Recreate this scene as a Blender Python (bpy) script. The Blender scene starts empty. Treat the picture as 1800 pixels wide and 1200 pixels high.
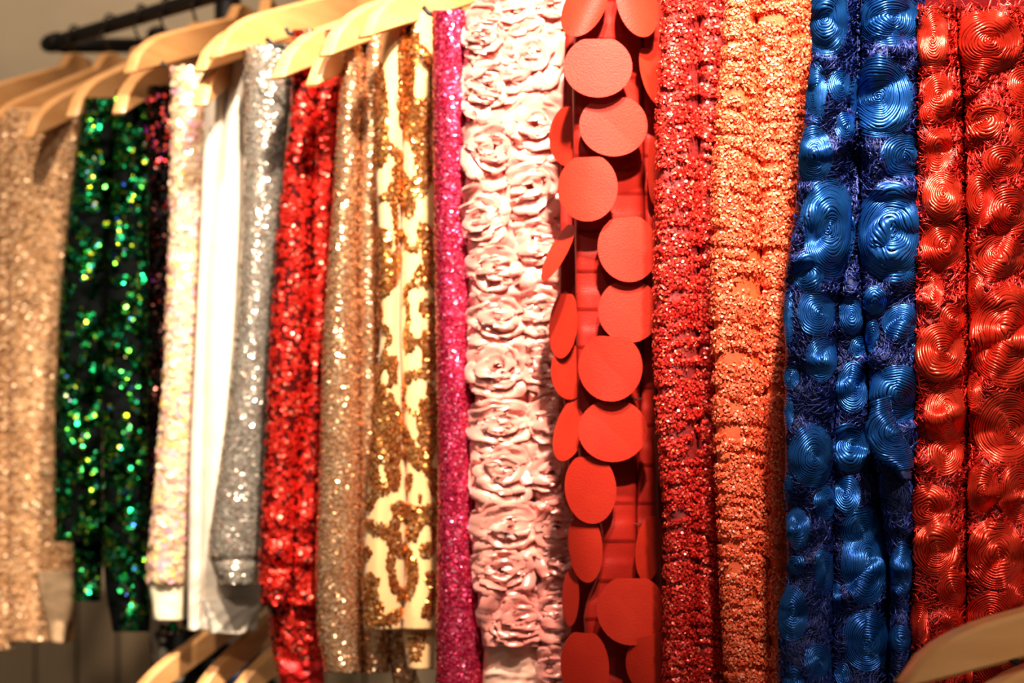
import bpy, math, random
import numpy as np
from mathutils import Vector

# ------------------------------------------------------------------ camera, world, light, exposure
F = 2500.0
scn = bpy.context.scene
COL = scn.collection
cam_d = bpy.data.cameras.new('camera'); cam = bpy.data.objects.new('camera', cam_d); COL.objects.link(cam)
cam_d.sensor_width = 36.0; cam_d.lens = 50.0; cam_d.clip_start = 0.02; cam_d.clip_end = 50
cam.location = (0, 0, 0); cam.rotation_euler = (math.radians(90), 0, 0)
cam_d.dof.use_dof = True; cam_d.dof.focus_distance = 0.93; cam_d.dof.aperture_fstop = 5.6
scn.camera = cam
scn.view_settings.view_transform = 'Standard'; scn.view_settings.look = 'None'
scn.view_settings.gamma = 1.0; scn.view_settings.use_curve_mapping = False
scn.view_settings.exposure = 0.0
w = bpy.data.worlds.new('world'); scn.world = w; w.use_nodes = True
w.node_tree.nodes['Background'].inputs[0].default_value = (1.0, 0.80, 0.60, 1)
w.node_tree.nodes['Background'].inputs[1].default_value = 0.14

def spot(name, loc, target, energy, size, blend, radius, color=(1, 0.84, 0.67)):
    d = bpy.data.lights.new(name, 'SPOT'); o = bpy.data.objects.new(name, d); COL.objects.link(o)
    o.location = loc; d.energy = energy; d.spot_size = math.radians(size); d.spot_blend = blend
    d.shadow_soft_size = radius; d.color = color
    o.rotation_euler = (Vector(target) - Vector(loc)).to_track_quat('-Z', 'Y').to_euler()
    return o
spot('track_spot_key', (0.06, 0.40, 0.98), (-0.02, 1.12, 0.31), 360, 43, 1.0, 0.03)
spot('track_spot_left', (-0.40, 0.25, 1.40), (-0.60, 1.52, 0.09), 180, 41, 0.8, 0.03)
spot('track_spot_centre', (-0.15, -0.2, 0.75), (-0.26, 1.28, 0.04), 30, 34, 1.0, 0.025)
spot('track_spot_right', (0.17, 0.18, 0.98), (0.27, 0.92, 0.34), 330, 40, 1.0, 0.03)
spot('added_front_fill', (0.75, -0.5, 0.7), (0.36, 0.75, -0.20), 42, 18, 1.0, 0.03)  # added fill lamp, brightens the near hanger at bottom right
spot('added_wall_fill', (-0.6, 1.9, 1.5), (-1.1, 3.0, 0.4), 90, 90, 1.0, 0.05)  # added lamp that lifts the brightness of the back wall

# ------------------------------------------------------------------ numpy noise
def _hash(ix, iy, seed):
    h = (ix.astype(np.int64) * 374761393 + iy.astype(np.int64) * 668265263 + seed * 974711) & 0x7fffffff
    h = ((h ^ (h >> 13)) * 1274126177) & 0x7fffffff
    h = h ^ (h >> 16)
    return (h & 0xffff) / 65535.0
def vnoise(x, y, seed=0):
    x = np.asarray(x, float); y = np.asarray(y, float)
    ix = np.floor(x); iy = np.floor(y); fx = x - ix; fy = y - iy
    fx = fx * fx * fx * (fx * (fx * 6 - 15) + 10); fy = fy * fy * fy * (fy * (fy * 6 - 15) + 10)
    a = _hash(ix, iy, seed); b = _hash(ix + 1, iy, seed); c = _hash(ix, iy + 1, seed); d = _hash(ix + 1, iy + 1, seed)
    return (a * (1 - fx) + b * fx) * (1 - fy) + (c * (1 - fx) + d * fx) * fy
def fbm(x, y, seed=0, octs=3):
    s = 0; a = 0.5; t = 0
    for k in range(octs):
        s = s + a * vnoise(x * 2 ** k, y * 2 ** k, seed + 17 * k); t += a; a *= 0.5
    return s / t
def ridged(x, y, seed=0, octs=2):
    s = 0; a = 0.5; t = 0
    for k in range(octs):
        s = s + a * (1 - np.abs(2 * vnoise(x * 2 ** k, y * 2 ** k, seed + 31 * k) - 1)); t += a; a *= 0.5
    return s / t

# ------------------------------------------------------------------ helpers
def yf(px, off=0.0):                      # depth of the row of fabrics at a picture column
    k = (px - 900) / F
    t = (1.87 * k + .764) / (.715 + .699 * k)
    return 1.87 - .699 * t + off
def yrail(px):
    k = (px - 900) / F
    t = (2 * k + .644) / (.715 + .699 * k)
    return 2 - .699 * t
def P3(px, py, Y):
    return np.stack([(px - 900) / F * Y, Y + 0 * px, (600 - py) / F * Y], -1)
def V3(px, py, Y): return Vector(((px - 900) / F * Y, Y, (600 - py) / F * Y))
def s2l(c):
    return tuple((v / 255 / 12.92 if v / 255 <= .04045 else ((v / 255 + .055) / 1.055) ** 2.4) for v in c)

def mesh(name, verts, faces, mt=None, parent=None, smooth=True, kind=None):
    """faces: (n,k) int array or list of such arrays / python lists"""
    me = bpy.data.meshes.new(name)
    verts = np.ascontiguousarray(verts, dtype=np.float32).reshape(-1, 3)
    if isinstance(faces, np.ndarray): faces = [faces]
    loops = []; totals = []
    for f in faces:
        f = np.asarray(f)
        if f.ndim == 1: f = f[None]
        loops.append(f.reshape(-1)); totals.append(np.full(len(f), f.shape[1]))
    loops = np.concatenate(loops).astype(np.int32); totals = np.concatenate(totals).astype(np.int32)
    starts = np.concatenate([[0], np.cumsum(totals)[:-1]]).astype(np.int32)
    me.vertices.add(len(verts)); me.vertices.foreach_set('co', verts.ravel())
    me.loops.add(len(loops)); me.loops.foreach_set('vertex_index', loops)
    me.polygons.add(len(totals)); me.polygons.foreach_set('loop_start', starts); me.polygons.foreach_set('loop_total', totals)
    me.polygons.foreach_set('use_smooth', np.full(len(totals), smooth))
    me.update(calc_edges=True); me.validate()
    if mt: me.materials.append(mt)
    o = bpy.data.objects.new(name, me); COL.objects.link(o)
    if parent is not None:
        o.parent = parent; me.transform(parent_inv(parent))
    if kind: o['kind'] = kind
    return o
def parent_inv(p):
    from mathutils import Matrix
    return Matrix.Translation(-p.location)
def thing(name, label, cat, loc, group=None):
    o = bpy.data.objects.new(name, None); COL.objects.link(o); o.location = loc; o.empty_display_size = .02
    o['label'] = label; o['category'] = cat
    if group: o['group'] = group
    return o
def grid_faces(nr, nc, closed=False, off=0):
    i = np.arange(nr - 1)[:, None]; j = np.arange(nc if closed else nc - 1)[None]
    j2 = (j + 1) % nc
    a = i * nc + j; b = i * nc + j2; c = (i + 1) * nc + j2; d = (i + 1) * nc + j
    return np.stack([a + 0 * b, b, c, d], -1).reshape(-1, 4) + off

# ------------------------------------------------------------------ materials
def mat(name, col, rough=.6, metal=0.0, col2=None, scale=60, bump=0.0, bscale=300, sheen=0.0, spec=.5,
        stretch=(1, 1, 1), island=None, aniso=0, coat=0, contrast=(.35, .65)):
    m = bpy.data.materials.new(name); m.use_nodes = True
    nt = m.node_tree; b = nt.nodes['Principled BSDF']
    b.inputs['Roughness'].default_value = rough; b.inputs['Metallic'].default_value = metal
    b.inputs['Specular IOR Level'].default_value = spec
    b.inputs['Sheen Weight'].default_value = sheen
    b.inputs['Coat Weight'].default_value = coat
    b.inputs['Base Color'].default_value = (*s2l(col), 1)
    tc = nt.nodes.new('ShaderNodeTexCoord'); mp = nt.nodes.new('ShaderNodeMapping')
    mp.inputs['Scale'].default_value = stretch
    nt.links.new(tc.outputs['Object'], mp.inputs['Vector'])
    if island:                       # list of (pos, colour): one colour per loose piece
        g = nt.nodes.new('ShaderNodeNewGeometry'); r = nt.nodes.new('ShaderNodeValToRGB')
        r.color_ramp.interpolation = 'LINEAR'
        els = r.color_ramp.elements
        els[0].position = island[0][0]; els[0].color = (*s2l(island[0][1]), 1)
        els[1].position = island[-1][0]; els[1].color = (*s2l(island[-1][1]), 1)
        for p, c in island[1:-1]:
            e = els.new(p); e.color = (*s2l(c), 1)
        nt.links.new(g.outputs['Random Per Island'], r.inputs['Fac'])
        nt.links.new(r.outputs['Color'], b.inputs['Base Color'])
    elif col2 is not None:
        n = nt.nodes.new('ShaderNodeTexNoise'); n.inputs['Scale'].default_value = scale; n.inputs['Detail'].default_value = 4
        r = nt.nodes.new('ShaderNodeValToRGB')
        r.color_ramp.elements[0].position = contrast[0]; r.color_ramp.elements[1].position = contrast[1]
        r.color_ramp.elements[0].color = (*s2l(col), 1); r.color_ramp.elements[1].color = (*s2l(col2), 1)
        nt.links.new(mp.outputs['Vector'], n.inputs['Vector']); nt.links.new(n.outputs['Fac'], r.inputs['Fac'])
        nt.links.new(r.outputs['Color'], b.inputs['Base Color'])
    if bump:
        n2 = nt.nodes.new('ShaderNodeTexNoise'); n2.inputs['Scale'].default_value = bscale; n2.inputs['Detail'].default_value = 3
        bp = nt.nodes.new('ShaderNodeBump'); bp.inputs['Strength'].default_value = bump; bp.inputs['Distance'].default_value = .001
        nt.links.new(mp.outputs['Vector'], n2.inputs['Vector']); nt.links.new(n2.outputs['Fac'], bp.inputs['Height'])
        nt.links.new(bp.outputs['Normal'], b.inputs['Normal'])
    return m

M_wall = mat('concrete_wall', (158, 138, 112), .9, col2=(176, 156, 128), scale=3, bump=.3, bscale=40)
M_panel = mat('brown_panel', (112, 92, 66), .8, col2=(98, 80, 58), scale=9, stretch=(1, 1, .2))
M_iron = mat('black_iron', (28, 22, 18), .5, .3, bump=.2)
M_steel = mat('dark_steel', (70, 60, 52), .35, .8)
M_wood = mat('beech_wood', (214, 150, 90), .42, col2=(226, 166, 106), scale=14, stretch=(1, 1, 6), bump=.1, coat=.15)
M_elastic = mat('black_elastic', (14, 14, 16), .6)

# ------------------------------------------------------------------ cloth surfaces
class Cloth:
    """A hanging bundle of fabric. edges: left, seams..., right as (py, px) point lists; each pair of
    neighbouring edges bounds one rolled fold that bulges towards the room."""
    def __init__(s, edges, bulges, Y0, py0, py1, tilt=.25, thick=.05, disp=None, flat=.75):
        s.e = [np.array(e, float) for e in edges]; s.b = bulges; s.Y0 = Y0; s.py0 = py0; s.py1 = py1
        s.tilt = tilt; s.thick = thick; s.disp = disp; s.flat = flat; s.n = len(bulges)
    def edge(s, i, py):
        e = s.e[i]; x = np.interp(py, e[:, 0], e[:, 1])
        return (x + np.interp(py - 25, e[:, 0], e[:, 1]) + np.interp(py + 25, e[:, 0], e[:, 1])) / 3
    def S(s, u, py):
        u = np.clip(u, 0, s.n - 1e-6); i = np.floor(u).astype(int); f = u - i
        E = np.stack([s.edge(k, py) for k in range(s.n + 1)], 0)
        idx = np.arange(len(np.ravel(u))).reshape(np.shape(u))
        Ef = E.reshape(s.n + 1, -1)
        a = Ef[i.ravel(), idx.ravel()].reshape(u.shape); b = Ef[(i + 1).ravel(), idx.ravel()].reshape(u.shape)
        th = np.pi * f
        px = a + (b - a) * (1 - np.cos(th)) / 2
        dep = np.array(s.b)[i] * np.clip(np.sin(th), 0, 1) ** s.flat
        Y = s.Y0 + s.tilt * (px - E[0]) / F * s.Y0 - dep
        if s.disp is not None:
            Y = Y - s.disp(px, py) * np.clip(np.sin(th) * 2, 0.15, 1)
        return P3(px, py, Y)
    def inv(s, px, py):
        E = np.stack([s.edge(k, py) for k in range(s.n + 1)], 0)
        px = np.clip(px, E[0] + .5, E[-1] - .5)
        u = np.zeros_like(px)
        for k in range(s.n):
            a = E[k]; b = E[k + 1]
            q = (px >= a) & (px <= b)
            f = np.arccos(np.clip(1 - 2 * (px - a) / np.maximum(b - a, 1e-3), -1, 1)) / np.pi
            u = np.where(q, k + np.clip(f, 0.001, .999), u)
        return u
    def PN(s, u, py, e=.012, ey=1.5):
        k = np.floor(np.clip(u, 0, s.n - 1e-6))
        u0 = np.clip(u - e, k + 1e-4, k + 1 - 1e-4); u1 = np.clip(u + e, k + 1e-4, k + 1 - 1e-4)
        du = s.S(u1, py) - s.S(u0, py); dv = s.S(u, py + ey) - s.S(u, py - ey)
        n = np.cross(du, dv); n /= np.linalg.norm(n, axis=-1, keepdims=True) + 1e-12
        n = np.where(n[..., 1:2] > 0, -n, n)
        t = du / (np.linalg.norm(du, axis=-1, keepdims=True) + 1e-12)
        return s.S(u, py), n, t
    def at(s, px, py, lift=0.0, ey=2.0):
        px = np.asarray(px, float); py = np.asarray(py, float)
        u = s.inv(px, py); p, n, t = s.PN(u, py, .02, ey)
        return p + n * (np.asarray(lift)[..., None]), n, t
    def build(s, name, m, parent, step=6, seg=14, hem=True):
        ny = max(8, int((s.py1 - s.py0) / step)); py = np.linspace(s.py0, s.py1, ny)
        uu = np.concatenate([[k + j / seg for j in range(seg)] for k in range(s.n)] + [[s.n - 1e-5]])
        U, PY = np.meshgrid(uu, py)
        V = s.S(U, PY)
        nb = 6
        xl = s.edge(0, py); xr = s.edge(s.n, py)
        back = []
        for j in range(1, nb + 1):
            f = 1 - j / (nb + 1)
            x = xl + (xr - xl) * f
            Y = s.Y0 + s.tilt * (x - xl) / F * s.Y0 + s.thick * math.sin(math.pi * f) ** .4
            back.append(P3(x, py, Y))
        back = np.stack(back, 1)
        V = np.concatenate([V, back], 1)
        nc = V.shape[1]
        fs = [grid_faces(ny, nc, True)]
        fs.append(np.arange(nc)[::-1].copy()); fs.append(np.arange(nc) + (ny - 1) * nc)
        return mesh(name, V.reshape(-1, 3), fs, m, parent)

def sequins(cl, name, m, parent, count, r, tilt=.25, seed=0, py0=None, py1=None, mask=None, lift=.0008, sides=6, label=None, grow=None):
    rg = np.random.default_rng(seed)
    py0 = cl.py0 + 2 if py0 is None else py0; py1 = cl.py1 - 2 if py1 is None else py1
    u = rg.random(count) * cl.n; py = py0 + rg.random(count) * (py1 - py0)
    p, n, t = cl.PN(u, py, .02, 3)
    if mask is not None:
        px = p[:, 0] / p[:, 1] * F + 900
        k = mask(px, py); p, n, t = p[k], n[k], t[k]; py = py[k]
    N = len(p)
    n = n + rg.normal(0, tilt, (N, 3)); n /= np.linalg.norm(n, axis=1, keepdims=True)
    t = t - n * np.sum(t * n, 1, keepdims=True); t /= np.linalg.norm(t, axis=1, keepdims=True) + 1e-9
    b = np.cross(n, t)
    rr = r * (0.8 + .4 * rg.random(N))
    p = p + n * (lift * (0.4 + 1.2 * rg.random(N)))[:, None]
    a = np.arange(sides) / sides * 2 * np.pi
    V = p[:, None] + rr[:, None, None] * (np.cos(a)[None, :, None] * t[:, None] + np.sin(a)[None, :, None] * b[:, None])
    fc = np.arange(N * sides).reshape(N, sides)
    o = mesh(name, V.reshape(-1, 3), fc, m, parent, smooth=False, kind='stuff')
    if label: o['label'] = label
    return o

def spiral_disc(cl, cx, cy, rx, ry, m, parent, pitch=3.7, dome=.004, seed=0, name='spiral_medallion', rot=0.0, lift0=.0012, tip=0):
    rg = np.random.default_rng(seed)
    turns = max(rx, ry) / pitch
    turns = max(3, min(turns, 20))
    n = int(turns * 46)
    ph = np.linspace(0.3, turns * 2 * np.pi, n); rho = ph / ph[-1]
    ph = ph + rg.random() * 6.28
    rows = []
    hr = .46 / turns
    ht = np.sqrt(rx * ry) * hr / F * cl.Y0 * 1.7
    for k, (dr, hz) in enumerate(((-hr, 0), (0, 1), (hr, 0))):
        r2 = rho + dr + .012 * (vnoise(ph * 2.2, rho * 14, seed) - .5) * 2
        x = rx * r2 * np.cos(ph); y = ry * r2 * np.sin(ph)
        X = cx + x * math.cos(rot) - y * math.sin(rot); Y = cy + x * math.sin(rot) + y * math.cos(rot)
        lift = lift0 + dome * np.clip(1 - rho ** 2, 0, 1) + tip * (1 - (y / ry)) * .5 + hz * ht * (1 + .5 * (vnoise(ph * 4, rho * 9, seed + 3) - .5))
        p, nn, t = cl.at(X, Y, lift, 5.0)
        rows.append(p)
    V = np.stack(rows, 1)
    return mesh(name, V.reshape(-1, 3), grid_faces(n, 3), m, parent)

def threads(cl, name, m, parent, count, seed=0, L=16, wpx=1.1, curl=1.0, mask=None, lift=.0025):
    rg = np.random.default_rng(seed)
    px0 = rg.random(count); py = cl.py0 + rg.random(count) * (cl.py1 - cl.py0)
    xl = cl.edge(0, py); xr = cl.edge(cl.n, py); px = xl + (xr - xl) * px0
    if mask is not None:
        k = mask(px, py); px = px[k]; py = py[k]
    N = len(px); a = rg.random(N) * 6.28; c = rg.normal(0, curl, N); ln = L * (.5 + rg.random(N))
    ns = 6; X = [px]; Y = [py]; A = a.copy()
    for j in range(ns - 1):
        X.append(X[-1] + np.cos(A) * ln / ns); Y.append(Y[-1] + np.sin(A) * ln / ns); A = A + c * .35
    X = np.stack(X, 1); Y = np.stack(Y, 1)
    dx = np.gradient(X, axis=1); dy = np.gradient(Y, axis=1); d = np.hypot(dx, dy) + 1e-6
    nx = -dy / d * wpx; nyy = dx / d * wpx
    lf = (lift * rg.random(N))[:, None] + 0 * X
    rows = []
    for s_, h in ((-1, 0), (0, .0011), (1, 0)):
        p, nn, t = cl.at((X + nx * s_).ravel(), (Y + nyy * s_).ravel(), (lf + h + .0004).ravel(), 4)
        rows.append(p.reshape(N, ns, 3))
    V = np.stack(rows, 2)              # N, ns, 3rows, 3
    g = grid_faces(ns, 3)
    fc = (g[None] + (np.arange(N) * ns * 3)[:, None, None]).reshape(-1, 4)
    return mesh(name, V.reshape(-1, 3), fc, m, parent, kind='stuff')

def sm(pts): return pts

# ------------------------------------------------------------------ the setting
def wall(name, x0, x1, y, z0, z1, m, t=.1):
    v = np.array([[x, yy, z] for x in (x0, x1) for yy in (y, y + t) for z in (z0, z1)])
    f = np.array([[0, 1, 3, 2], [4, 6, 7, 5], [0, 4, 5, 1], [2, 3, 7, 6], [1, 5, 7, 3], [0, 2, 6, 4]])
    o = mesh(name, v, f, m, smooth=False); o['kind'] = 'structure'
    return o
wall('wall_back', -3.0, 2.5, 3.0, -1.4, 1.8, M_wall)
wall('floor', -3.0, 2.5, 0, 0, 0, M_panel)
bpy.data.objects.remove(bpy.data.objects['floor'])
fl = mesh('floor', np.array([[-3, -.5, -1.4], [2.5, -.5, -1.4], [2.5, 3.0, -1.4], [-3, 3.0, -1.4], [-3, -.5, -1.5], [2.5, -.5, -1.5], [2.5, 3.0, -1.5], [-3, 3.0, -1.5]]),
          np.array([[0, 1, 2, 3], [7, 6, 5, 4], [0, 4, 5, 1], [1, 5, 6, 2], [2, 6, 7, 3], [3, 7, 4, 0]]), M_panel, smooth=False)
fl['kind'] = 'structure'
# wainscot of upright boards low on the wall
wn = bpy.data.objects.new('trim_1', None); COL.objects.link(wn); wn.location = (-1.4, 2.9, -1.4); wn['kind'] = 'structure'
xs = -2.0; rg0 = random.Random(3); k = 0; bm_shared = None
while xs < .2:
    bwid = .085
    px_ = rg0.uniform(0, .006)
    v = np.array([[x, yy, z] for x in (xs, xs + bwid - .008) for yy in (2.94 - px_, 3.0) for z in (-1.4, -.52)])
    mesh('board', v, np.array([[0, 1, 3, 2], [4, 6, 7, 5], [0, 4, 5, 1], [2, 3, 7, 6], [1, 5, 7, 3], [0, 2, 6, 4]]), M_panel, wn, smooth=False)
    xs += bwid

# ------------------------------------------------------------------ tubes
def tube_pts(pts, r, n=10, res=None):
    pts = [Vector(p) for p in pts]
    V = []; N = len(pts); up = Vector((0, 0, 1))
    for i, p in enumerate(pts):
        d = (pts[min(i + 1, N - 1)] - pts[max(i - 1, 0)]).normalized()
        a = d.cross(up)
        if a.length < 1e-3: a = d.cross(Vector((1, 0, 0)))
        a.normalize(); b = d.cross(a)
        rr = r[i] if isinstance(r, (list, tuple)) else r
        for k in range(n):
            t = 2 * math.pi * k / n; V.append(p + a * math.cos(t) * rr + b * math.sin(t) * rr)
    fs = [grid_faces(N, n, True), np.arange(n)[::-1].copy(), np.arange(n) + (N - 1) * n]
    return np.array([list(v) for v in V]), fs
def tube(name, pts, r, m, parent=None, n=10):
    v, f = tube_pts(pts, r, n)
    return mesh(name, v, f, m, parent)

# clothes rack
ra = Vector((-.644, 2.0, .42)); rd = Vector((.715, -.699, 0)).normalized()
rack = thing('clothes_rack', 'black iron pipe clothes rack with rounded end cap, behind the wooden hangers at top left', 'rack', ra)
tube('rail', [ra + rd * t for t in (-.012, 0, .5, 1.0, 1.6)], .0100, M_iron, rack, 16)
tube('end_cap', [ra + rd * t for t in (-.024, -.02, -.008, .012, .016)], [.006, .011, .0135, .0135, .0105], M_iron, rack, 16)
sup = V3(278, 66, 2.12)
tube('cross_bar', [V3(105, 80, 2.0), V3(190, 80, 2.06), V3(285, 80, 2.13)], .011, M_iron, rack, 12)
tube('knob', [sup + Vector((0, 0, -.016)), sup + Vector((0, 0, -.008)), sup + Vector((0, 0, .008)), sup + Vector((0, 0, .016))], [.009, .017, .017, .008], M_iron, rack, 12)
pp = V3(400, 40, 1.84)
tube('upright', [Vector((pp.x, pp.y, -.9)), Vector((pp.x, pp.y, .2)), Vector((pp.x, pp.y, .8))], .0165, M_iron, rack, 14)

# ------------------------------------------------------------------ wooden hangers
def hanger(cpx, cpy, tpx, tpy, label, cY=None, tY=None, h=.036, group='wooden hangers on the rail', hook=True, straps=(), far=True, thick=.013, rail_z=.42, bow=.012, hump=True):
    cY = yrail(cpx) if cY is None else cY
    tY = yf(tpx + 50) - .045 if tY is None else tY
    c = V3(cpx, cpy, cY); tp = V3(tpx, tpy, tY)
    d = tp - c; dl = Vector((d.x, d.y, 0)); L = dl.length; dh = dl / L; drop = -d.z
    nrm = Vector((-dh.y, dh.x, 0))
    root = thing('wooden_hanger', label, 'hanger', c)
    if group: root['group'] = group
    # outline of a half hanger in (a along arm, z)
    na = 22; top = []; bot = []
    for i in range(na + 1):
        f = i / na; a = f * L
        zc = -drop * (f ** 1.15)
        taper = 1.0 - .12 * f
        t_ = zc + h * taper * .5; b_ = zc - h * taper * .5
        if hump and a < .04: t_ += .014 * min(1, max(0, (.04 - a) / .016))
        e = max(0, (a - (L - .06)) / .06)
        t_ = b_ + (t_ - b_) * math.sqrt(max(0.004, 1 - e ** 2.2))
        top.append((a, t_)); bot.append((a, b_))
    half = top
    pts_top = [(-a, z) for a, z in reversed(top[1:])] + top if far else top
    pts_bot = [(-a, z) for a, z in reversed(bot[1:])] + bot if far else bot
    n = len(pts_top); V = []
    bv = .0022
    for sgn in (-1, 1):
        for (lst, s2) in ((pts_top, 1), (pts_bot, -1)):
            for (a, z) in lst:
                off = bow * math.sin(min(1, abs(a) / L) * 3.14)
                for (tt, zz) in ((thick / 2, -bv), (thick / 2 - bv, 0)):
                    V.append(c + dh * a + nrm * (sgn * tt + off) + Vector((0, 0, z + s2 * zz)))
    V = np.array([list(v) for v in V]).reshape(2, 2, n, 2, 3)
    # ring order per station: side-,top(edge,bevel), side+, top(bevel,edge), side+,bottom..., side-,bottom
    ring = np.stack([V[0, 0, :, 0], V[0, 0, :, 1], V[1, 0, :, 1], V[1, 0, :, 0], V[1, 1, :, 0], V[1, 1, :, 1], V[0, 1, :, 1], V[0, 1, :, 0]], 1)
    body = mesh('body', ring.reshape(-1, 3), [grid_faces(n, 8, True), np.arange(8)[::-1].copy(), np.arange(8) + (n - 1) * 8], M_wood, root)
    md = body.modifiers.new('edge', 'EDGE_SPLIT'); md.split_angle = math.radians(40)
    if hook:
        rz = rail_z + .012; r = .0135
        pts = [c + Vector((0, 0, .0)), c + Vector((0, 0, h * .5 + .012))]
        zc = rail_z; 
        base = c + Vector((0, 0, h * .5 + .015))
        span = max(.01, rz + .0 - base.z)
        for k in range(1, 5):
            f = k / 4; pts.append(base + Vector((0, 0, span * f * .45)) + dh * (.02 * math.sin(f * 1.57)))
        ctr = Vector((c.x, c.y, rail_z + .001))
        for k in range(0, 13):
            t = -.35 * math.pi + k / 12 * 1.25 * math.pi
            pts.append(ctr + dh * (r * math.cos(t)) + Vector((0, 0, r * math.sin(t))))
        tube('hook', pts, .0019, M_steel, root, 6)
    for (ax, ay, bx, by, Yd) in straps:
        pm = V3((ax + bx) / 2 - 3, (ay + by) / 2 + 3, Yd)
        tube('strap', [V3(ax, ay, Yd), pm, V3(bx, by, Yd)], .0022, M_elastic, root, 6)
    return root

HL = [
 (132, 112, -80, 195, 'leftmost wooden hanger, its arm running out of the left edge below the rack end cap', ()),
 (195, 112, -35, 228, 'second wooden hanger from the rack end, arm dropping past the beige fabric', ()),
 (250, 102, 47, 224, 'wooden hanger whose pointed tip lies on the top of the beige fabric', ()),
 (292, 84, 125, 185, 'wooden hanger with blunt tip between the beige and the green fabric', ()),
 (345, 62, 208, 178, 'wooden hanger tip hanging over the green sequin fabric', ()),
 (425, 34, 226, 106, 'wooden hanger with rounded shoulder above the green fabric', ((286, 108, 292, 116, 1.42),)),
 (470, 22, 352, 162, 'short visible wooden hanger tip in front of the white fabric', ((343, 118, 358, 124, 1.36),)),
 (560, 14, 350, 102, 'wooden hanger arm above the iridescent cream fabric', ()),
 (622, -6, 376, 78, 'wooden hanger arm with rounded end above the silver sequin fabric', ((468, 68, 500, 84, 1.30), (503, 50, 517, 61, 1.29))),
 (700, 10, 488, 112, 'wooden hanger tip between the silver and the red sequin fabric', ()),
 (752, 2, 548, 124, 'wooden hanger tip hanging lowest over the red sequin fabric', ()),
 (800, -34, 572, 72, 'wooden hanger with rounded end left of the pale gold fabric', ()),
 (905, -62, 640, 38, 'rightmost upper wooden hanger, above the gold scroll fabric and the magenta fabric', ((744, 12, 768, 28, 1.18),)),
]
for c0, c1, t0, t1, lab, st in HL:
    hanger(c0, c1 + 22, t0, t1 - 4, lab, straps=st)

# ------------------------------------------------------------------ fabrics
def fabric(name, label, px, py, Y): return thing(name, label, 'fabric', V3(px, py, Y))

# 1 beige textured fabric at the left edge
M_beige = mat('beige_tulle', (218, 168, 118), .75, col2=(200, 148, 98), scale=35, bump=.8, bscale=180, sheen=.3)
M_beige_seq = mat('beige_sequin', (240, 206, 160), .35, .15, island=[(0, (224, 180, 134)), (.5, (210, 162, 114)), (.85, (190, 140, 94)), (1, (250, 220, 180))])
Y = yf(60) - .01
r = fabric('beige_embroidered_fabric', 'beige embroidered fabric with fine rough texture hanging at the left edge', 60, 190, Y)
ruf = lambda x, y: .006 * ridged(x / 40, y / 70, 5, 3) + .003 * fbm(x / 9, y / 11, 8)
c1 = Cloth([[(150, -90), (1200, -100)], [(150, 0), (1200, -8)], [(150, 19), (1200, 22)]], [.02, .01], Y - .01, 205, 1142, disp=ruf)
c1.build('left_fold', M_beige, r, 5)
sequins(c1, 'embroidery', M_beige_seq, r, 5000, .0024, .7, 11, lift=.003)
c2 = Cloth([[(150, 14), (1200, 16)], [(150, 148), (500, 128), (900, 118), (960, 132), (1200, 132)]], [.022], Y, 190, 1128, disp=ruf)
c2.build('main_fold', M_beige, r, 5)
sequins(c2, 'embroidery', M_beige_seq, r, 5500, .0022, .55, 12, lift=.002)
c3 = Cloth([[(990, 62), (1060, 72), (1128, 92)], [(990, 136), (1060, 134), (1128, 112)]], [.012], Y - .024, 1002, 1130, disp=ruf, thick=.012)
c3.build('turned_hem', mat('beige_lining', (206, 170, 130), .8, col2=(188, 150, 112), scale=25, bump=.4), r, 4)

# 2 green sequin fabric
M_gbase = mat('black_mesh_green', (5, 8, 7), .8, spec=.05)
GI = [(0, (2, 16, 12)), (.3, (4, 44, 26)), (.5, (14, 130, 70)), (.68, (24, 150, 100)), (.82, (90, 190, 50)), (.93, (190, 190, 30)), (.98, (40, 90, 190)), (1, (6, 20, 18))]
M_gseq = mat('green_sequin', (20, 150, 80), .27, 1.0, island=GI)
Y = yf(190)
r = fabric('green_sequin_fabric', 'black fabric covered in shiny green sequins, second from the left', 190, 160, Y)
wr = lambda x, y: .016 * ridged(x / 34 + .5 * fbm(x / 60, y / 60, 9), y / 52 + x / 60, 21, 2) + .004 * ridged(x / 22 - y / 40, y / 26, 23, 2)
for i, (e, b, y0, y1, dy) in enumerate((
        ([[(150, 152), (300, 130), (500, 108), (700, 96), (950, 97)], [(150, 214), (400, 190), (700, 180), (950, 178)]], .024, 172, 952, 0),
        ([[(900, 128), (1060, 131)], [(900, 186), (1060, 176)]], .014, 900, 1056, .022),
        ([[(150, 208), (400, 190), (700, 180), (1000, 182), (1060, 188), (1108, 200)], [(150, 278), (400, 272), (700, 272), (1060, 268), (1108, 262)]], .028, 158, 1110, -.004))):
    c = Cloth(e, [b], Y + dy, y0, y1, disp=wr, thick=.04)
    c.build('fold', M_gbase, r, 4)
    sequins(c, 'sequins', M_gseq, r, (14000, 1900, 17000)[i], .0019, .13, 30 + i, lift=.0015, mask=lambda x, y: fbm(x / 26 + y / 90, y / 30 - x / 40, 24, 2) > .40)

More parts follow.
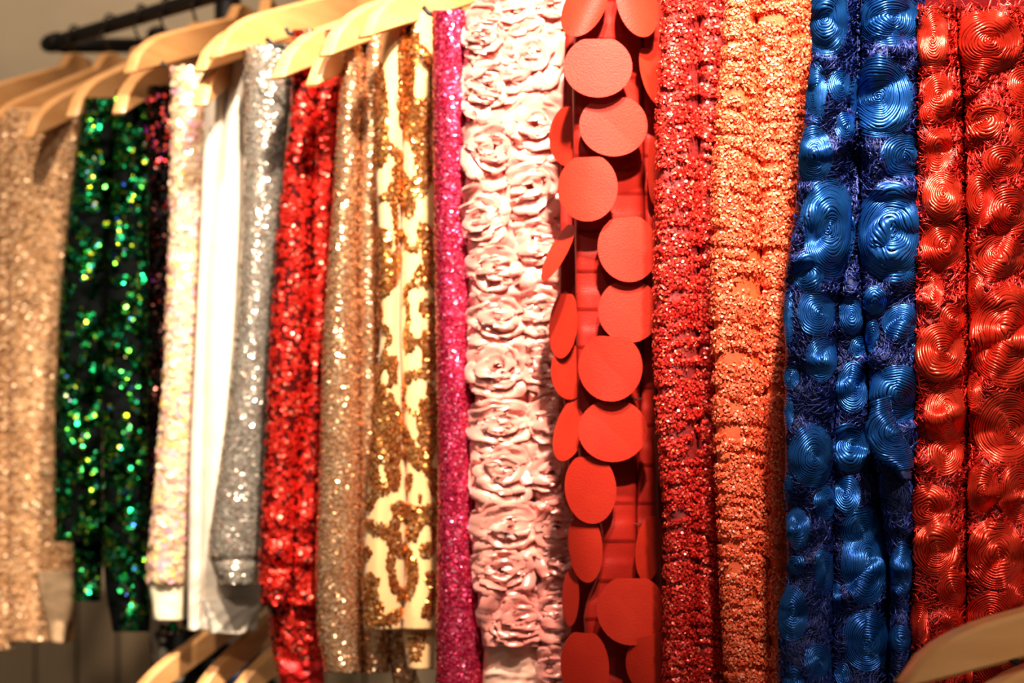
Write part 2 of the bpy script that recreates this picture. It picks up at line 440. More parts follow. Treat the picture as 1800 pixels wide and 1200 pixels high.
# 3 black sequin fabric
r = fabric('black_sequin_fabric', 'narrow strip of black sequin fabric with a few red glints, between green and cream', 288, 160, yf(262) - .0)
M_bseq = mat('black_sequin', (20, 10, 10), .22, 1.0, island=[(0, (10, 6, 6)), (.8, (34, 18, 16)), (.93, (120, 70, 60)), (.97, (200, 40, 40)), (1, (60, 60, 170))])
c = Cloth([[(150, 262), (1010, 258)], [(150, 312), (1010, 300)]], [.016], yf(262) - .012, 150, 1000, disp=wr, thick=.03)
c.build('cloth', M_gbase, r, 6)
sequins(c, 'sequins', M_bseq, r, 5200, .0018, .2, 41, lift=.0015)
sequins(c, 'red_sequins', mat('red_glint', (220, 60, 50), .3, .7, island=[(0, (200, 40, 40)), (.6, (240, 90, 70)), (1, (120, 30, 120))]), r, 70, .0022, .3, 42, 165, 290, lift=.004, label='red sequins near the top')

# 4 iridescent cream paillette fabric
Y = yf(305)
r = fabric('iridescent_cream_fabric', 'cream fabric of pearly pink and yellow paillettes with plain folded hem', 330, 140, Y)
M_cream = mat('cream_lining', (236, 224, 190), .8, bump=.2)
M_irid = mat('pearl_paillette', (250, 236, 210), .25, .15, coat=.6, island=[(0, (238, 212, 176)), (.35, (232, 200, 150)), (.55, (238, 190, 180)), (.72, (232, 160, 190)), (.86, (234, 204, 110)), (1, (246, 230, 205))])
dI = lambda x, y: .004 * fbm(x / 18, y / 22, 50)
c = Cloth([[(120, 306), (300, 303), (500, 298), (700, 288), (900, 270), (1026, 262)], [(120, 368), (500, 348), (800, 338), (1026, 324)]], [.024], Y, 118, 1024, disp=dI)
c.build('cloth', M_cream, r, 5)
sequins(c, 'paillettes', M_irid, r, 3600, .0038, .22, 51, lift=.002, sides=8)
c = Cloth([[(1010, 256), (1030, 262), (1092, 272)], [(1010, 326), (1092, 322)]], [.016], Y - .002, 1012, 1090, disp=dI, thick=.03)
c.build('folded_hem', M_cream, r, 4)
c = Cloth([[(1080, 282), (1112, 292)], [(1080, 322), (1112, 318)]], [.010], Y + .008, 1080, 1114, thick=.015)
c.build('corner_tip', mat('pale_pink_lining', (226, 196, 176), .8), r, 4)
sequins(c, 'green_sequins', M_gseq, r, 40, .0024, .2, 52, 1095, 1112, lift=.003)

# 5 white soft fabric
Y = yf(362)
r = fabric('white_fabric', 'plain white soft fabric hanging behind the silver sequin fabric', 400, 95, Y)
M_white = mat('white_cloth', (216, 200, 180), .85, bump=.5, bscale=90, sheen=.3)
dW = lambda x, y: .004 * fbm(x / 40, y / 60, 60) + .012 * ridged(x / 60, y / 36 + x / 50, 61) * np.clip((y - 980) / 90, 0, 1)
c = Cloth([[(80, 384), (150, 362), (500, 348), (800, 334), (1112, 330)], [(80, 408), (500, 366), (1112, 352)], [(80, 440), (400, 436), (900, 420), (1000, 462), (1112, 452)]], [.012, .024], Y, 82, 1108, disp=dW)
c.build('cloth', M_white, r, 4, 24)
c = Cloth([[(1050, 352), (1116, 372)], [(1050, 462), (1090, 458), (1116, 420)]], [.016], Y - .012, 1052, 1114, disp=dW, thick=.02)
c.build('rumpled_hem', M_white, r, 3, 24)

# 6 silver sequins
Y = yf(430)
r = fabric('silver_sequin_fabric', 'silver grey sequin fabric with rounded lower end', 470, 80, Y)
M_sil = mat('silver_base', (150, 138, 122), .5, .4)
M_sils = mat('silver_sequin', (205, 192, 175), .22, .8, island=[(0, (170, 158, 142)), (.5, (212, 200, 184)), (.93, (240, 230, 215)), (1, (232, 160, 130))])
fold = lambda x, y: .003 * fbm(x / 26, y / 90, 70)
c = Cloth([[(80, 430), (300, 432), (500, 423), (700, 405), (900, 376), (970, 366), (1005, 372), (1026, 398)], [(80, 520), (300, 498), (500, 484), (700, 474), (900, 466), (1000, 460), (1026, 440)]], [.030], Y, 78, 1026, disp=lambda x, y: fold(x, y) - .004 * np.exp(-((y - 985 + (x - 410) * .0) / 7) ** 2))
c.build('cloth', M_sil, r, 5, 24)
sequins(c, 'sequins', M_sils, r, 19000, .0018, .2, 71)

# 7 red sequins
Y = yf(515)
r = fabric('red_sequin_fabric', 'bright red sequin fabric between silver and pale gold', 555, 60, Y)
M_rb = mat('dark_red_base', (60, 2, 2), .6, spec=.1)
M_rs = mat('red_sequin', (225, 40, 30), .28, .7, island=[(0, (190, 22, 18)), (.5, (226, 44, 34)), (.94, (240, 66, 50)), (1, (255, 150, 120))])
dR = lambda x, y: .004 * fbm(x / 24, y / 120, 80) + .014 * ridged(x / 90 + y / 60, y / 60 - x / 70, 83) * np.clip((y - 850) / 130, 0, 1)
c = Cloth([[(50, 515), (200, 512), (400, 488), (600, 475), (800, 466), (1000, 455), (1065, 458)], [(50, 562), (300, 548), (600, 546), (850, 520), (1065, 514)], [(50, 606), (300, 590), (600, 574), (1065, 566)]], [.022, .016], Y, 52, 1064, disp=dR)
c.build('cloth', M_rb, r, 5, 20)
hole = lambda x, y: fbm(x / 7, y / 7, 88, 2) < .56
sequins(c, 'sequins', M_rs, r, 21000, .0017, .2, 81, mask=hole)
c = Cloth([[(1030, 470), (1120, 476), (1230, 498)], [(1030, 566), (1230, 572)]], [.022], Y + .02, 1030, 1230, disp=dR, thick=.03)
c.build('lower_tail', M_rb, r, 6)
sequins(c, 'sequins', M_rs, r, 4000, .0017, .2, 82, py1=1165, mask=hole)
sequins(c, 'sequins', mat('flat_red_cloth', (196, 24, 24), .5), r, 2600, .002, .05, 83, py0=1165)

# 8 pale gold sequins
Y = yf(600)
r = fabric('pale_gold_sequin_fabric', 'pale champagne gold sequin fabric in two narrow vertical folds', 640, 60, Y)
M_gb = mat('gold_base', (178, 130, 84), .5, .3)
M_gs = mat('champagne_sequin', (222, 178, 122), .25, .85, island=[(0, (196, 134, 92)), (.5, (232, 178, 132)), (.9, (246, 208, 166)), (1, (255, 228, 190))])
c = Cloth([[(60, 606), (200, 596), (400, 583), (600, 568), (800, 564), (1000, 556), (1130, 560), (1185, 576)], [(60, 642), (400, 628), (600, 632), (800, 634), (1000, 632), (1185, 640)], [(60, 680), (400, 672), (1000, 668), (1080, 690), (1185, 682)]], [.022, .022], Y, 50, 1182, disp=fold)
c.build('cloth', M_gb, r, 5, 18)
sequins(c, 'sequins', M_gs, r, 27000, .0015, .19, 91)
c = Cloth([[(1080, 676), (1150, 684), (1230, 700)], [(1080, 708), (1150, 722), (1230, 745)]], [.012], Y + .01, 1080, 1230, disp=fold, thick=.015)
c.build('hanging_tail', M_gb, r, 6); sequins(c, 'sequins', M_gs, r, 2000, .0015, .3, 92)

# 9 cream mesh with gold sequin scrolls
Y = yf(670)
r = fabric('gold_scroll_fabric', 'cream net fabric with gold sequin scroll pattern and plain straight hem', 715, 30, Y)
M_net = mat('cream_net', (222, 176, 118), .7, bump=.3, bscale=700, sheen=.2)
M_gg = mat('gold_sequin', (214, 150, 72), .24, .85, island=[(0, (170, 92, 40)), (.5, (210, 132, 66)), (.9, (236, 172, 100)), (1, (255, 220, 160))])
dG = lambda x, y: .006 * ridged(x / 50 + .3 * fbm(x / 80, y / 140, 3), y / 300, 101)
cg = Cloth([[(10, 690), (60, 672), (300, 660), (450, 667), (600, 668), (800, 652), (950, 640), (1108, 640)], [(10, 720), (300, 706), (600, 702), (900, 716), (1108, 706)], [(10, 766), (300, 768), (700, 774), (1108, 772)]], [.020, .020], Y, 22, 1106, disp=dG, thick=.03)
cg.build('net', M_net, r, 4, 20)
def seg(x, y, pts, w):
    d = np.full(np.shape(x), 1e9)
    for (a, b), (c_, d_) in zip(pts[:-1], pts[1:]):
        vx, vy = c_ - a, d_ - b; t = np.clip(((x - a) * vx + (y - b) * vy) / (vx * vx + vy * vy), 0, 1)
        d = np.minimum(d, np.hypot(x - a - t * vx, y - b - t * vy))
    return d < w
def ell(cx, cy, rx, ry, w, rot=0.0, a0=-7, a1=7):
    pts = []
    for k in range(25):
        t = 2 * math.pi * k / 24
        if a0 <= t <= a1:
            X = rx * math.cos(t); Yv = ry * math.sin(t)
            pts.append((cx + X * math.cos(rot) - Yv * math.sin(rot), cy + X * math.sin(rot) + Yv * math.cos(rot)))
    return lambda x, y: seg(x, y, pts, w)
motifs = [
 ell(706, 1002, 20, 44, 7.5, -.12), ell(745, 945, 22, 35, 9, .2, 3.0, 6.3), ell(715, 140, 0.1, 70, 15), ell(735, 135, 26, 52, 7.5, -.15, -7, 7),
 lambda x, y: seg(x, y, [(650, 920), (672, 930), (690, 950), (700, 968)], 9),
 lambda x, y: seg(x, y, [(700, 900), (690, 930), (700, 960)], 9),
 lambda x, y: seg(x, y, [(653, 1020), (650, 1045), (660, 1065), (655, 1088)], 13),
 lambda x, y: seg(x, y, [(655, 1088), (680, 1090), (700, 1078)], 9),
 lambda x, y: seg(x, y, [(755, 1012), (765, 1040), (750, 1075)], 9), lambda x, y: np.hypot(x - 750, y - 965) < 13,
 lambda x, y: np.hypot(x - 642, y - 972) < 13, lambda x, y: seg(x, y, [(700, 895), (740, 905), (770, 895)], 14),
 lambda x, y: seg(x, y, [(680, 700), (715, 770), (725, 800)], 10), lambda x, y: seg(x, y, [(650, 690), (690, 790), (690, 850)], 12),
 ell(676, 800, 17, 60, 9, .1), lambda x, y: seg(x, y, [(665, 120), (672, 200), (668, 280)], 11),
 lambda x, y: seg(x, y, [(720, 60), (716, 140), (712, 180), (722, 230)], 15), lambda x, y: seg(x, y, [(672, 250), (690, 262), (705, 280)], 7),
 lambda x, y: seg(x, y, [(745, 190), (738, 240), (745, 300), (735, 330)], 15), lambda x, y: seg(x, y, [(695, 330), (715, 345), (700, 300)], 13),
]
def scroll(x, y):
    m = np.zeros(np.shape(x), bool)
    for f in motifs: m |= f(x, y)
    n = fbm(x / 42 + .6 * vnoise(x / 30, y / 50, 111), y / 78, 112, 2)
    m |= (np.abs(n - .5) < .055) & (y > 290) & (y < 900)
    m |= (fbm(x / 30, y / 60, 113, 2) > .66) & (y > 330) & (y < 880)
    m |= (x > 742) & (np.sin(y / 23.) > .1) & (y > 360) & (y < 860)
    return m
sequins(cg, 'scrolls', M_gg, r, 27000, .0016, .22, 102, mask=scroll, lift=.0016)
c = Cloth([[(1090, 706), (1150, 710), (1178, 720)], [(1090, 768), (1178, 762)]], [.018], Y + .012, 1088, 1176, thick=.02)
c.build('rolled_end', M_net, r, 4)
sequins(c, 'shiny_spot', M_gg, r, 260, .0015, .3, 103, 1110, 1160, mask=lambda x, y: (np.abs(x - 733) < 14))

# 10 magenta sequins
Y = yf(762)
r = fabric('magenta_sequin_fabric', 'magenta pink sequin fabric, a narrow roll left of the pink roses', 800, 25, Y)
M_mb = mat('magenta_base', (160, 24, 84), .5, .3)
M_ms = mat('magenta_sequin', (226, 60, 130), .28, .75, island=[(0, (176, 22, 60)), (.6, (222, 46, 86)), (.93, (244, 92, 130)), (1, (255, 160, 190))])
c = Cloth([[(20, 762), (400, 765), (800, 772), (1230, 768)], [(20, 835), (300, 834), (600, 838), (800, 840), (1230, 854)]], [.028], Y - .012, 18, 1230, disp=lambda x, y: .005 * fbm(x / 30, y / 140, 121), thick=.04)
c.build('cloth', M_mb, r, 5, 22)
sequins(c, 'sequins', M_ms, r, 23000, .00135, .2, 122)

# 11 pink satin roses
Y = yf(822)
r = fabric('pink_rose_satin_fabric', 'pale pink satin fabric covered in ruffled fabric roses', 910, 0, Y)
M_rose = mat('pink_satin', (220, 126, 114), .3, 0.1, col2=(230, 146, 130), scale=20, sheen=.3, spec=1.0)
M_rback = mat('pink_satin_back', (222, 168, 146), .7, bump=.5, bscale=120)
roses = [(900, 120, 52, 60), (935, 95, 60, 80), (855, 150, 34, 55), (862, 262, 40, 60), (940, 220, 55, 60), (846, 385, 36, 52), (930, 330, 50, 55),
         (868, 470, 42, 50), (948, 430, 46, 50), (875, 560, 48, 46), (950, 545, 42, 55), (872, 645, 50, 55), (962, 640, 40, 50), (880, 745, 55, 45), (965, 740, 36, 55),
         (884, 825, 52, 55), (968, 830, 34, 50), (895, 925, 60, 50), (975, 925, 34, 48), (880, 1000, 45, 45), (985, 985, 30, 40), (910, 1085, 50, 48), (978, 1080, 30, 60), (975, 1170, 30, 50), (905, 25, 55, 45), (965, 15, 50, 50), (850, 60, 30, 50)]
def rosefield(x, y, seed=130):
    wx = x + 19 * (fbm(x / 30, y / 30, seed, 2) - .5) * 2; wy = y + 19 * (fbm(x / 30, y / 30, seed + 1, 2) - .5) * 2
    best = np.full(np.shape(x), 9.0); val = np.zeros(np.shape(x))
    for i, (cx, cy, rx, ry) in enumerate(roses):
        dx = (wx - cx) / rx; dy = (wy - cy) / ry; d = np.hypot(dx, dy)
        ph = np.arctan2(dy, dx)
        t = d * 2.5 - ph / (2 * np.pi) * (1 if i % 2 else -1) + .9 * vnoise(ph * 1.3 + i * 7, d * 1.7, seed + i)
        fr = t - np.floor(t)
        saw = np.where(fr < .86, (fr / .86) ** 1.3, (1 - fr) / .14)
        v = saw * (.5 + .5 * np.clip(1.2 - d, 0, 1)) + .5 * np.clip(1 - d, 0, 1) ** .7
        k = d < best
        val = np.where(k, v, val); best = np.where(k, d, best)
    ruf = ridged(wx / 44 + wy / 90, wy / 50 - wx / 80, seed + 77, 2)
    mix = np.clip((best - .85) / .3, 0, 1)
    return .0060 * (val * (1 - mix) * .5 + ruf * mix * 1.6)
def dRose(x, y): return rosefield(x, y) 
cr1 = Cloth([[(-20, 838), (100, 824), (200, 818), (350, 817), (400, 830), (500, 835), (620, 830), (700, 836), (850, 834), (1000, 838), (1100, 842), (1140, 852)], [(-20, 884), (300, 888), (400, 908), (600, 930), (700, 930), (800, 938), (1140, 960)]], [.024], Y, -20, 1136, disp=dRose, thick=.04)
cr1.build('left_fold', M_rose, r, 1.9, 80)
cr2 = Cloth([[(-20, 880), (300, 884), (400, 904), (600, 926), (700, 926), (800, 934), (1230, 962)], [(-20, 1016), (200, 1008), (500, 1006), (900, 1014), (1230, 1016)]], [.022], Y + .004, -20, 1230, disp=dRose, thick=.04)
cr2.build('right_fold', M_rose, r, 1.9, 90)
c = Cloth([[(1110, 852), (1230, 846)], [(1110, 958), (1230, 960)]], [.020], Y + .006, 1120, 1230, disp=lambda x, y: .007 * ridged(x / 40 + y / 90, y / 26, 141), thick=.03)
c.build('satin_lining', M_rback, r, 3, 30)
# rolled hearts of the roses, each a curled ribbon of its own
def rose_heart(cl, cx, cy, R, seed):
    n = 70; t = np.linspace(0, 1, n); ph = t * 2 * np.pi * 1.7 + seed; rr = R * (.12 + .88 * t)
    rows = []
    for hgt, ex in ((0, 0), (.5, .10), (1, .02), (.75, -.12)):
        wob = 1 + .16 * (vnoise(ph * 1.3, t * 3 + seed, 5) - .5)
        x = cx + (rr * (1 + ex)) * np.cos(ph) * wob; y = cy + (rr * (1 + ex)) * np.sin(ph) * wob * .95
        p, nn, tt = cl.at(x, y, .0005 + hgt * (.0032 - .0022 * t), 12); rows.append(p)
    V = np.stack(rows, 1)
    o = mesh('rose_heart', V.reshape(-1, 3), grid_faces(n, 4), M_rose, r)
    return o
def petal(cl, heart, cx, cy, rx, ry, p0, w, r0, r1, h0, h1, sgn, seed):
    ns, nt = 15, 8
    S_, T = np.meshgrid(np.linspace(-1, 1, ns), np.linspace(0, 1, nt))
    rg = random.Random(seed); tw = rg.uniform(-.25, .25)
    edge = 1 - .22 * S_ ** 2 + .10 * (vnoise(S_ * 2.6 + seed, 0 * S_, 3) - .5) * 2
    rho = r0 + (r1 - r0) * T * edge + tw * S_ * .2
    a = p0 + S_ * w / 2 * (1 - .12 * T)
    x = cx + rx * rho * np.cos(a); y = cy + ry * rho * np.sin(a)
    lip = h1 * T ** 2.0 * (1 - .55 * S_ ** 2)
    curl = -.45 * h1 * np.clip((T - .82) / .18, 0, 1) ** 1.5
    wr_ = .0016 * (ridged(S_ * 1.5 + seed, T * 1.1 + seed * .37, 9, 2) - .5)
    p, n, t = cl.at(x.ravel(), y.ravel(), (.0012 + h0 + lip + curl + sgn * .0011 * S_ + wr_ * (0.4 + T)).ravel(), 22)
    p = p - np.array(r.location)
    o = mesh('petal', p, grid_faces(nt, ns), M_rose, None)
    o.parent = heart
for i, (cx, cy, rx, ry) in enumerate(roses):
    cl = cr1 if cx < float(cr1.edge(1, np.array(float(cy)))) else cr2
    if cy > 1120 and cx < 960: continue
    rg = random.Random(i + 50)
    R_ = rx * 1.15, ry * 1.05
    hrt = rose_heart(cl, cx, cy, min(rx, ry) * .24, i)
    sgn = 1 if i % 2 else -1
    for (cnt, r0, r1, h0, h1) in ((5, .55, 1.12, .0000, .0050), (4, .32, .78, .0030, .0050), (2, .10, .42, .0058, .0034)):
        p00 = rg.random() * 6.28
        for k in range(cnt):
            petal(cl, hrt, cx, cy, R_[0], R_[1], p00 + k * 2 * math.pi / cnt + rg.uniform(-.2, .2), 2 * math.pi / cnt * 1.45, r0, r1 * rg.uniform(.88, 1.1), h0, h1, sgn, i * 37 + k * 5 + cnt * 101)

# 12 red leather disc fabric
Y = yf(1005)
r = fabric('red_disc_fabric', 'red leather-like fabric hung with large overlapping round discs', 1080, 0, Y)
M_lea = mat('red_leatherette', (172, 38, 22), .5, col2=(162, 32, 18), scale=30, bump=.3, bscale=900, spec=.15)
cd = Cloth([[(-20, 1012), (170, 1006), (400, 1010), (600, 1013), (800, 1015), (880, 1040), (920, 1058), (1010, 1056), (1060, 1024), (1230, 1036)], [(-20, 1128), (500, 1134), (900, 1118), (1010, 1120), (1230, 1140)], [(-20, 1168), (300, 1154), (600, 1150), (900, 1158), (1230, 1172)]], [.016, .012], Y, -20, 1230,
           disp=lambda x, y: .0007 * np.tanh(((y * 1.0 % 68) - 34) / 6.) + .003 * fbm(x / 50, y / 90, 150), thick=.03, flat=.4)
M_str = mat('red_strip_leatherette', (150, 28, 18), .5, col2=(140, 24, 16), scale=30, bump=.3, bscale=900, spec=.15)
cd.build('strip', M_str, r, 3.5, 26)
cdb = Cloth([[(-20, 996), (300, 985), (600, 984), (760, 995), (900, 1005), (1230, 1000)], [(-20, 1190), (1230, 1200)]], [.006], Y + .022, -20, 1230, thick=.02)
cdb.build('strip', M_str, r, 5, 14)
# cut slits of the strip
sv = []; sf = []
for i, (sx, sy, sw) in enumerate([(1040, 405, 18), (1028, 491, 38), (1040, 508, 16), (1112, 90, 18), (1030, 188, 22), (1110, 285, 24), (1100, 375, 26), (1095, 920, 36), (1095, 967, 36), (1030, 690, 16), (1115, 700, 16), (1035, 575, 20)]):
    p, nn, t = cd.at(np.array([sx - sw, sx + sw, sx + sw, sx - sw]), np.array([sy, sy - 1, sy + 1.2, sy + 1.2]), np.array([.0005] * 4))
    sv.append(p); sf.append([i * 4, i * 4 + 1, i * 4 + 2, i * 4 + 3])
mesh('slits', np.concatenate(sv), np.array(sf), mat('slit_dark', (70, 10, 8), .8), r, kind='stuff')
def disc(cx, cy, rx, ry, dY, rot=0.0, yaw=0.0, pitch=0.0, curl=0.0, crease=0.0, th=.0009):
    pitch *= .6; Yd = Y + dY * (.85 if dY < 0 else 1); nr = 9; na = 48
    c = V3(cx, cy, Yd); R = 1 / F * Yd
    V = []
    for side in (0, 1):
        for i in range(nr + 1):
            rho = i / nr
            for k in range(na):
                a = 2 * math.pi * k / na
                x = rx * rho * math.cos(a); y = ry * rho * math.sin(a)   # y up
                if y > ry * .9 and ry > 45: y = ry * .9
                xr = x * math.cos(rot) - y * math.sin(rot); yr = x * math.sin(rot) + y * math.cos(rot)
                dep = (x * math.tan(yaw) + (ry - y) * math.tan(pitch)) * -1
                dep += curl * (x / rx) ** 2 * rx - crease * max(0, (x * .7 + y * .7) / rx) * rx * .3
                V.append((c.x + xr * R, c.y + dep * R + side * th, c.z + yr * R))
    n = (nr + 1) * na
    g = grid_faces(nr + 1, na, True)
    rim = np.stack([np.arange(na) + nr * na, (np.arange(na) + 1) % na + nr * na, (np.arange(na) + 1) % na + nr * na + n, np.arange(na) + nr * na + n], -1)
    o = mesh('disc', np.array(V), [g, g[:, ::-1] + n, rim], M_lea, r)
    md = o.modifiers.new('edge', 'EDGE_SPLIT'); md.split_angle = math.radians(40)
    return o
D = [  # cx, cy, rx, ry, depth offset, rot, yaw, pitch, curl, crease
 (1028, 8, 36, 62, -.030, -.42, .5, .1, .5, 0), (1120, 2, 38, 66, -.028, .18, -.5, .12, .3, 0),
 (1051, 118, 60, 55, -.034, 0, .05, .16, .05, 0), (1078, 221, 60, 55, -.028, 0, -.05, .16, .05, .25),
 (1146, 132, 22, 54, -.012, .22, -.9, .1, .2, 0), (1004, 237, 38, 56, .004, 0, .8, .08, .1, 0), (1150, 300, 14, 60, -.004, 0, -1.0, .05, .1, 0),
 (1033, 330, 52, 60, -.034, 0, .25, .16, .15, 0), (1104, 436, 54, 60, -.030, .1, -.15, .16, .1, 0),
 (981, 442, 15, 58, -.012, -.48, 1.1, .1, .1, 0), (1106, 546, 55, 56, -.028, .05, -.1, .16, .1, 0),
 (990, 570, 24, 60, .002, -.1, .9, .05, .1, 0), (1073, 645, 56, 60, -.034, -.05, .1, .17, .18, .3),
 (1001, 652, 32, 50, -.002, 0, .6, .05, .1, 0), (1077, 756, 61, 55, -.030, 0, -.1, .16, .05, .35),
 (1004, 752, 26, 60, -.010, -.35, .8, .1, .1, 0), (1038, 858, 45, 62, -.030, .08, .2, .05, .1, 0),
 (1029, 962, 30, 62, -.026, .06, .5, 0, .4, 0), (1142, 962, 26, 60, -.020, -.1, -.6, 0, .1, 0), (1003, 1050, 14, 50, -.008, -.05, 1.0, 0, .1, 0),
 (1110, 1071, 61, 61, -.036, 0, -.05, .12, .1, .2), (1028, 1172, 42, 66, -.028, 0, .4, .1, .2, 0), (1162, 1170, 60, 64, -.044, .3, .2, .1, .25, 0),
 (1158, 800, 9, 60, -.006, .1, -1.1, 0, .1, 0), (1152, 430, 10, 56, -.002, 0, -1.1, 0, .1, 0), (1154, 560, 9, 60, -.002, 0, -1.1, 0, .1, 0)]
for a in D: disc(*a)

# 13 / 14 crusted sequin rows
def crust(root, c, m, mb, seed, n, r0=.00135, thr=.43):
    c.build('cloth', mb, root, 4, 22)
    def mk(x, y):
        yy = y + 5 * np.sin(x / 23. + seed) + 8 * (fbm(x / 30, y / 60, seed + 3) - .5)
        return fbm(x / 34, yy / 8.5, seed, 2) > thr
    sequins(c, 'sequin_rows', m, root, n, r0, .55, seed, mask=mk, lift=.0024)
    return mk
Y = yf(1160)
r = fabric('red_row_sequin_fabric', 'deep red fabric crusted with rows of tiny sequins, right of the discs', 1215, 0, Y)
M_r2 = mat('crimson_sequin', (214, 40, 34), .3, .2, island=[(0, (150, 16, 16)), (.5, (206, 34, 30)), (.9, (236, 70, 54)), (1, (255, 140, 100))])
M_r2b = mat('crimson_gauze', (150, 20, 18), .6, col2=(110, 12, 12), scale=60, stretch=(1, 1, 8), bump=.5, bscale=500)
c = Cloth([[(-20, 1168), (200, 1158), (400, 1156), (550, 1152), (650, 1155), (750, 1160), (900, 1172), (1230, 1170)], [(-20, 1230), (1230, 1225)], [(-20, 1290), (100, 1280), (250, 1270), (400, 1264), (700, 1264), (900, 1270), (1230, 1288)]], [.014, .014], Y - .006, -20, 1230, disp=lambda x, y: .002 * fbm(x / 20, y / 30, 161), thick=.035)
crust(r, c, M_r2, M_r2b, 162, 80000, .00092)
Y = yf(1268)
r = fabric('orange_row_sequin_fabric', 'orange peach fabric crusted with rows of tiny sequins, left of the blue fabric', 1340, 0, Y)
M_o2 = mat('orange_sequin', (246, 150, 84), .4, .0, island=[(0, (220, 62, 32)), (.4, (238, 92, 56)), (.85, (248, 124, 84)), (1, (255, 180, 134))])
M_o2b = mat('orange_gauze', (240, 88, 34), .6, col2=(214, 80, 36), scale=60, stretch=(1, 1, 8), bump=.5, bscale=500)
c = Cloth([[(-20, 1284), (150, 1268), (300, 1257), (500, 1254), (800, 1260), (1230, 1282)], [(-20, 1328), (600, 1342), (1230, 1356)], [(-20, 1440), (200, 1428), (400, 1400), (700, 1392), (900, 1396), (1100, 1384), (1230, 1384)]], [.014, .018], Y - .004, -20, 1230, disp=lambda x, y: .002 * fbm(x / 20, y / 30, 171), thick=.035)
crust(r, c, M_o2, M_o2b, 172, 105000, .00092, thr=.41)

# 15 blue coiled cord fabric
Y = yf(1428) - .01
r = fabric('blue_coiled_cord_fabric', 'royal blue fabric covered in coiled shiny cord circles', 1500, 0, Y)
M_blb = mat('navy_net', (14, 28, 80), .7, bump=.6, bscale=500)
M_bc = mat('blue_cord', (16, 82, 164), .34, .7, col2=(28, 100, 184), scale=25, spec=1)
M_bt = mat('blue_thread', (26, 46, 120), .45, .3, col2=(40, 54, 128), scale=90)
dB = lambda x, y: .012 * fbm(x / 50, y / 55, 181, 2) + .008 * ridged(x / 45 + y / 130, y / 60, 183, 1)
cb = Cloth([[(-20, 1428), (100, 1427), (200, 1415), (300, 1402), (400, 1395), (480, 1378), (550, 1380), (900, 1380), (1000, 1385), (1080, 1367), (1230, 1368)],
            [(-20, 1504), (200, 1504), (400, 1494), (560, 1470), (1000, 1462), (1230, 1460)],
            [(-20, 1512), (200, 1510), (450, 1509), (600, 1522), (800, 1532), (1000, 1564), (1230, 1562)],
            [(-20, 1620), (200, 1627), (300, 1630), (500, 1625), (700, 1630), (880, 1628), (950, 1604), (1230, 1600)]],
           [.026, .014, .030], Y, -20, 1230, disp=dB, thick=.05)
cb.build('net', M_blb, r, 4, 24)
threads(cb, 'tangled_threads', M_bt, r, 10000, 184, 26, .38, 1.0, lift=.0012)
BD = [(1563, 35, 54, 50), (1546, 172, 56, 74), (1586, 275, 42, 40), (1452, 35, 36, 72), (1431, 272, 31, 52), (1473, 150, 18, 30), (1436, 165, 18, 55), (1482, 222, 16, 26),
 (1455, 402, 46, 92), (1567, 410, 62, 88), (1433, 550, 31, 43), (1496, 554, 20, 34), (1537, 528, 19, 23), (1583, 567, 36, 31), (1442, 630, 26, 42), (1507, 609, 16, 22), (1534, 590, 12, 30), (1614, 618, 14, 22),
 (1577, 695, 50, 51), (1498, 680, 27, 46), (1425, 802, 36, 56), (1393, 664, 12, 24), (1388, 725, 9, 32), (1492, 786, 33, 44), (1488, 869, 23, 34), (1388, 854, 9, 28), (1447, 884, 18, 32),
 (1614, 860, 14, 18), (1403, 926, 18, 36), (1512, 930, 34, 40), (1520, 985, 42, 80), (1445, 1005, 16, 40), (1401, 990, 12, 16), (1392, 1078, 26, 50), (1472, 1050, 8, 36), (1522, 1125, 42, 56),
 (1434, 1160, 22, 32), (1582, 1120, 16, 22), (1395, 1195, 16, 24), (1482, 1184, 14, 24), (1585, 1000, 16, 50), (1388, 560, 9, 50), (1420, 480, 26, 34), (1600, 480, 22, 26)]
for i, (cx, cy, rx, ry) in enumerate(BD):
    spiral_disc(cb, cx, cy, rx, ry, M_bc, r, 3.8, .0010 + .00004 * min(rx, ry), i)
# folded-over flap on the right fold
cf = Cloth([[(745, 1530), (775, 1512), (790, 1530), (845, 1596)], [(745, 1560), (775, 1592), (820, 1604), (845, 1602)]], [.010], Y - .034, 748, 842, thick=.012, disp=lambda x, y: .003 * fbm(x / 30, y / 30, 190))
cf.build('turned_flap', M_blb, r, 3, 20)
spiral_disc(cf, 1575, 760, 74, 66, M_bc, r, 3.8, .001, 77)

# 16 red coiled cord fabric
Y = yf(1500) + .012
r = fabric('red_coiled_cord_fabric', 'red fabric covered in coiled shiny cord circles at the right edge', 1710, 10, Y)
M_rcb = mat('dark_red_net', (110, 6, 4), .6, bump=.6, bscale=500)
M_rc = mat('red_cord', (214, 42, 24), .3, .7, col2=(226, 60, 34), scale=25, spec=1)
M_rt = mat('red_thread', (196, 34, 24), .4, .3)
dC = lambda x, y: .012 * fbm(x / 55, y / 60, 191, 2) + .008 * ridged(x / 50 + y / 140, y / 70, 193, 1)
cc = Cloth([[(-20, 1612), (900, 1604), (1230, 1598)], [(-20, 1676), (150, 1690), (400, 1698), (600, 1702), (800, 1698), (1230, 1696)], [(-20, 1815), (1230, 1822)], [(-20, 1900), (1230, 1900)]], [.020, .026, .02], Y, 11, 1230, disp=dC, thick=.05)
cc.build('net', M_rcb, r, 4, 24)
threads(cc, 'tangled_threads', M_rt, r, 12000, 194, 26, .42, .6, lift=.0012)
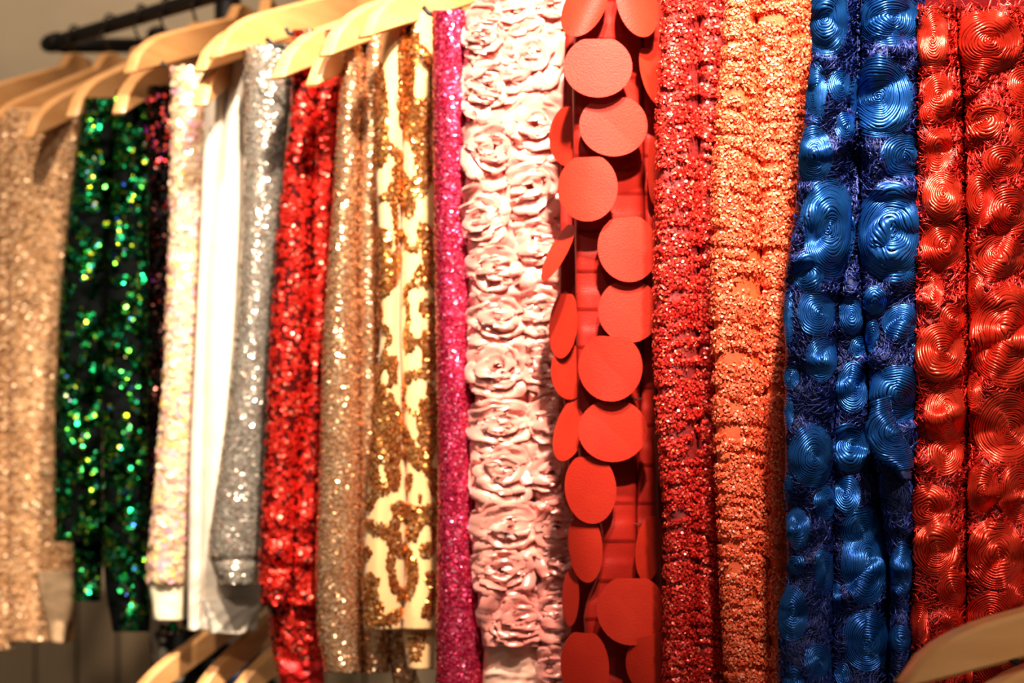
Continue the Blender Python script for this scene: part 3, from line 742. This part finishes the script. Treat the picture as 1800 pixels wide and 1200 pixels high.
RD = [(1734, 74, 60, 56), (1733, 214, 31, 32), (1759, 286, 32, 32), (1647, 266, 26, 42), (1647, 168, 26, 38), (1640, 70, 24, 60), (1792, 150, 26, 34), (1655, 345, 32, 44), (1722, 350, 26, 50),
 (1656, 431, 36, 46), (1772, 372, 40, 44), (1640, 510, 18, 34), (1768, 590, 64, 92), (1652, 618, 42, 52), (1752, 450, 44, 40), (1768, 752, 56, 70), (1660, 728, 34, 60), (1630, 893, 38, 42),
 (1727, 862, 28, 44), (1786, 866, 32, 56), (1645, 965, 40, 46), (1750, 975, 48, 62), (1672, 1035, 26, 34), (1618, 1095, 16, 40), (1625, 1186, 20, 30), (1660, 800, 30, 36), (1672, 1110, 22, 40), (1740, 1080, 40, 44), (1790, 1050, 28, 50),
 (1670, 560, 22, 26), (1716, 520, 16, 40), (1714, 690, 15, 36), (1632, 200, 14, 22), (1790, 235, 20, 28), (1760, 1170, 44, 46), (1700, 1180, 12, 40)]
for i, (cx, cy, rx, ry) in enumerate(RD):
    spiral_disc(cc, cx, cy, rx, ry, M_rc, r, 4.0, .0010 + .00004 * min(rx, ry), 200 + i)

# dark strip standing in for shaded fabric tops across the top right corner
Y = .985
r = fabric('shaded_tops_strip', 'dark burgundy strip standing in for shaded fabric tops above the red coiled cord fabric in the top right corner', 1750, 0, Y)
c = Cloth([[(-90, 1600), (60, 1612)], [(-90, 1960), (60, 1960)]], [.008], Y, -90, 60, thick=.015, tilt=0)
c.build('cloth', mat('shaded_tops_burgundy', (84, 4, 8), .9, spec=.1), r, 4, 20)

# ------------------------------------------------------------------ lower rack and its clothes
Yl = 1.52
for (cx, cy, tx, ty, lab, yy) in ((470, 1040, 222, 1228, 'lower wooden hanger with rounded end, leftmost below the white fabric', 1.50),
                              (560, 1010, 335, 1222, 'middle one of the three lower wooden hangers below the white fabric', 1.47),
                              (620, 1020, 392, 1235, 'rightmost lower wooden hanger, next to the tail of the red sequin fabric', 1.45)):
    hanger(cx, cy, tx, ty, lab, cY=yy + .12, tY=yy - .06, group='wooden hangers on the lower rail', hook=False, h=.030, far=False, hump=False)
r = thing('patterned_garment', 'black, white and blue patterned garment hanging below the white fabric', 'garment', V3(390, 1120, 1.72))
mp_ = mat('blotch_print', (20, 20, 24), .8, col2=(214, 200, 180), scale=24, contrast=(.49, .52))
c = Cloth([[(1100, 262), (1300, 276)], [(1100, 350), (1300, 350)], [(1100, 430), (1300, 430)], [(1100, 520), (1300, 520)]], [.02, .02, .02], 1.66, 1085, 1330, thick=.04, disp=lambda x, y: .01 * fbm(x / 40, y / 60, 3))
c.build('cloth', mp_, r, 6)
c = Cloth([[(1150, 372), (1300, 365)], [(1150, 440), (1300, 452)]], [.014], 1.64, 1160, 1330, thick=.02, disp=lambda x, y: .01 * fbm(x / 40, y / 60, 5))
c.build('blue_panel', mat('blue_white_print', (60, 90, 150), .8, col2=(226, 220, 206), scale=22, contrast=(.47, .53)), r, 6)

# foreground hangers at the bottom right
hanger(2230, 1000, 1582, 1168, 'large near wooden hanger reaching into the bottom right corner', cY=.80, tY=.735, h=.0265, group='wooden hangers in the foreground', hook=False, far=False, bow=.004, hump=False)
hanger(2230, 1120, 1690, 1232, 'second near wooden hanger just below the large one in the bottom right corner', cY=.83, tY=.765, h=.030, group='wooden hangers in the foreground', hook=False, far=False, bow=.004, straps=((1768, 1146, 1790, 1164, .745),), hump=False)
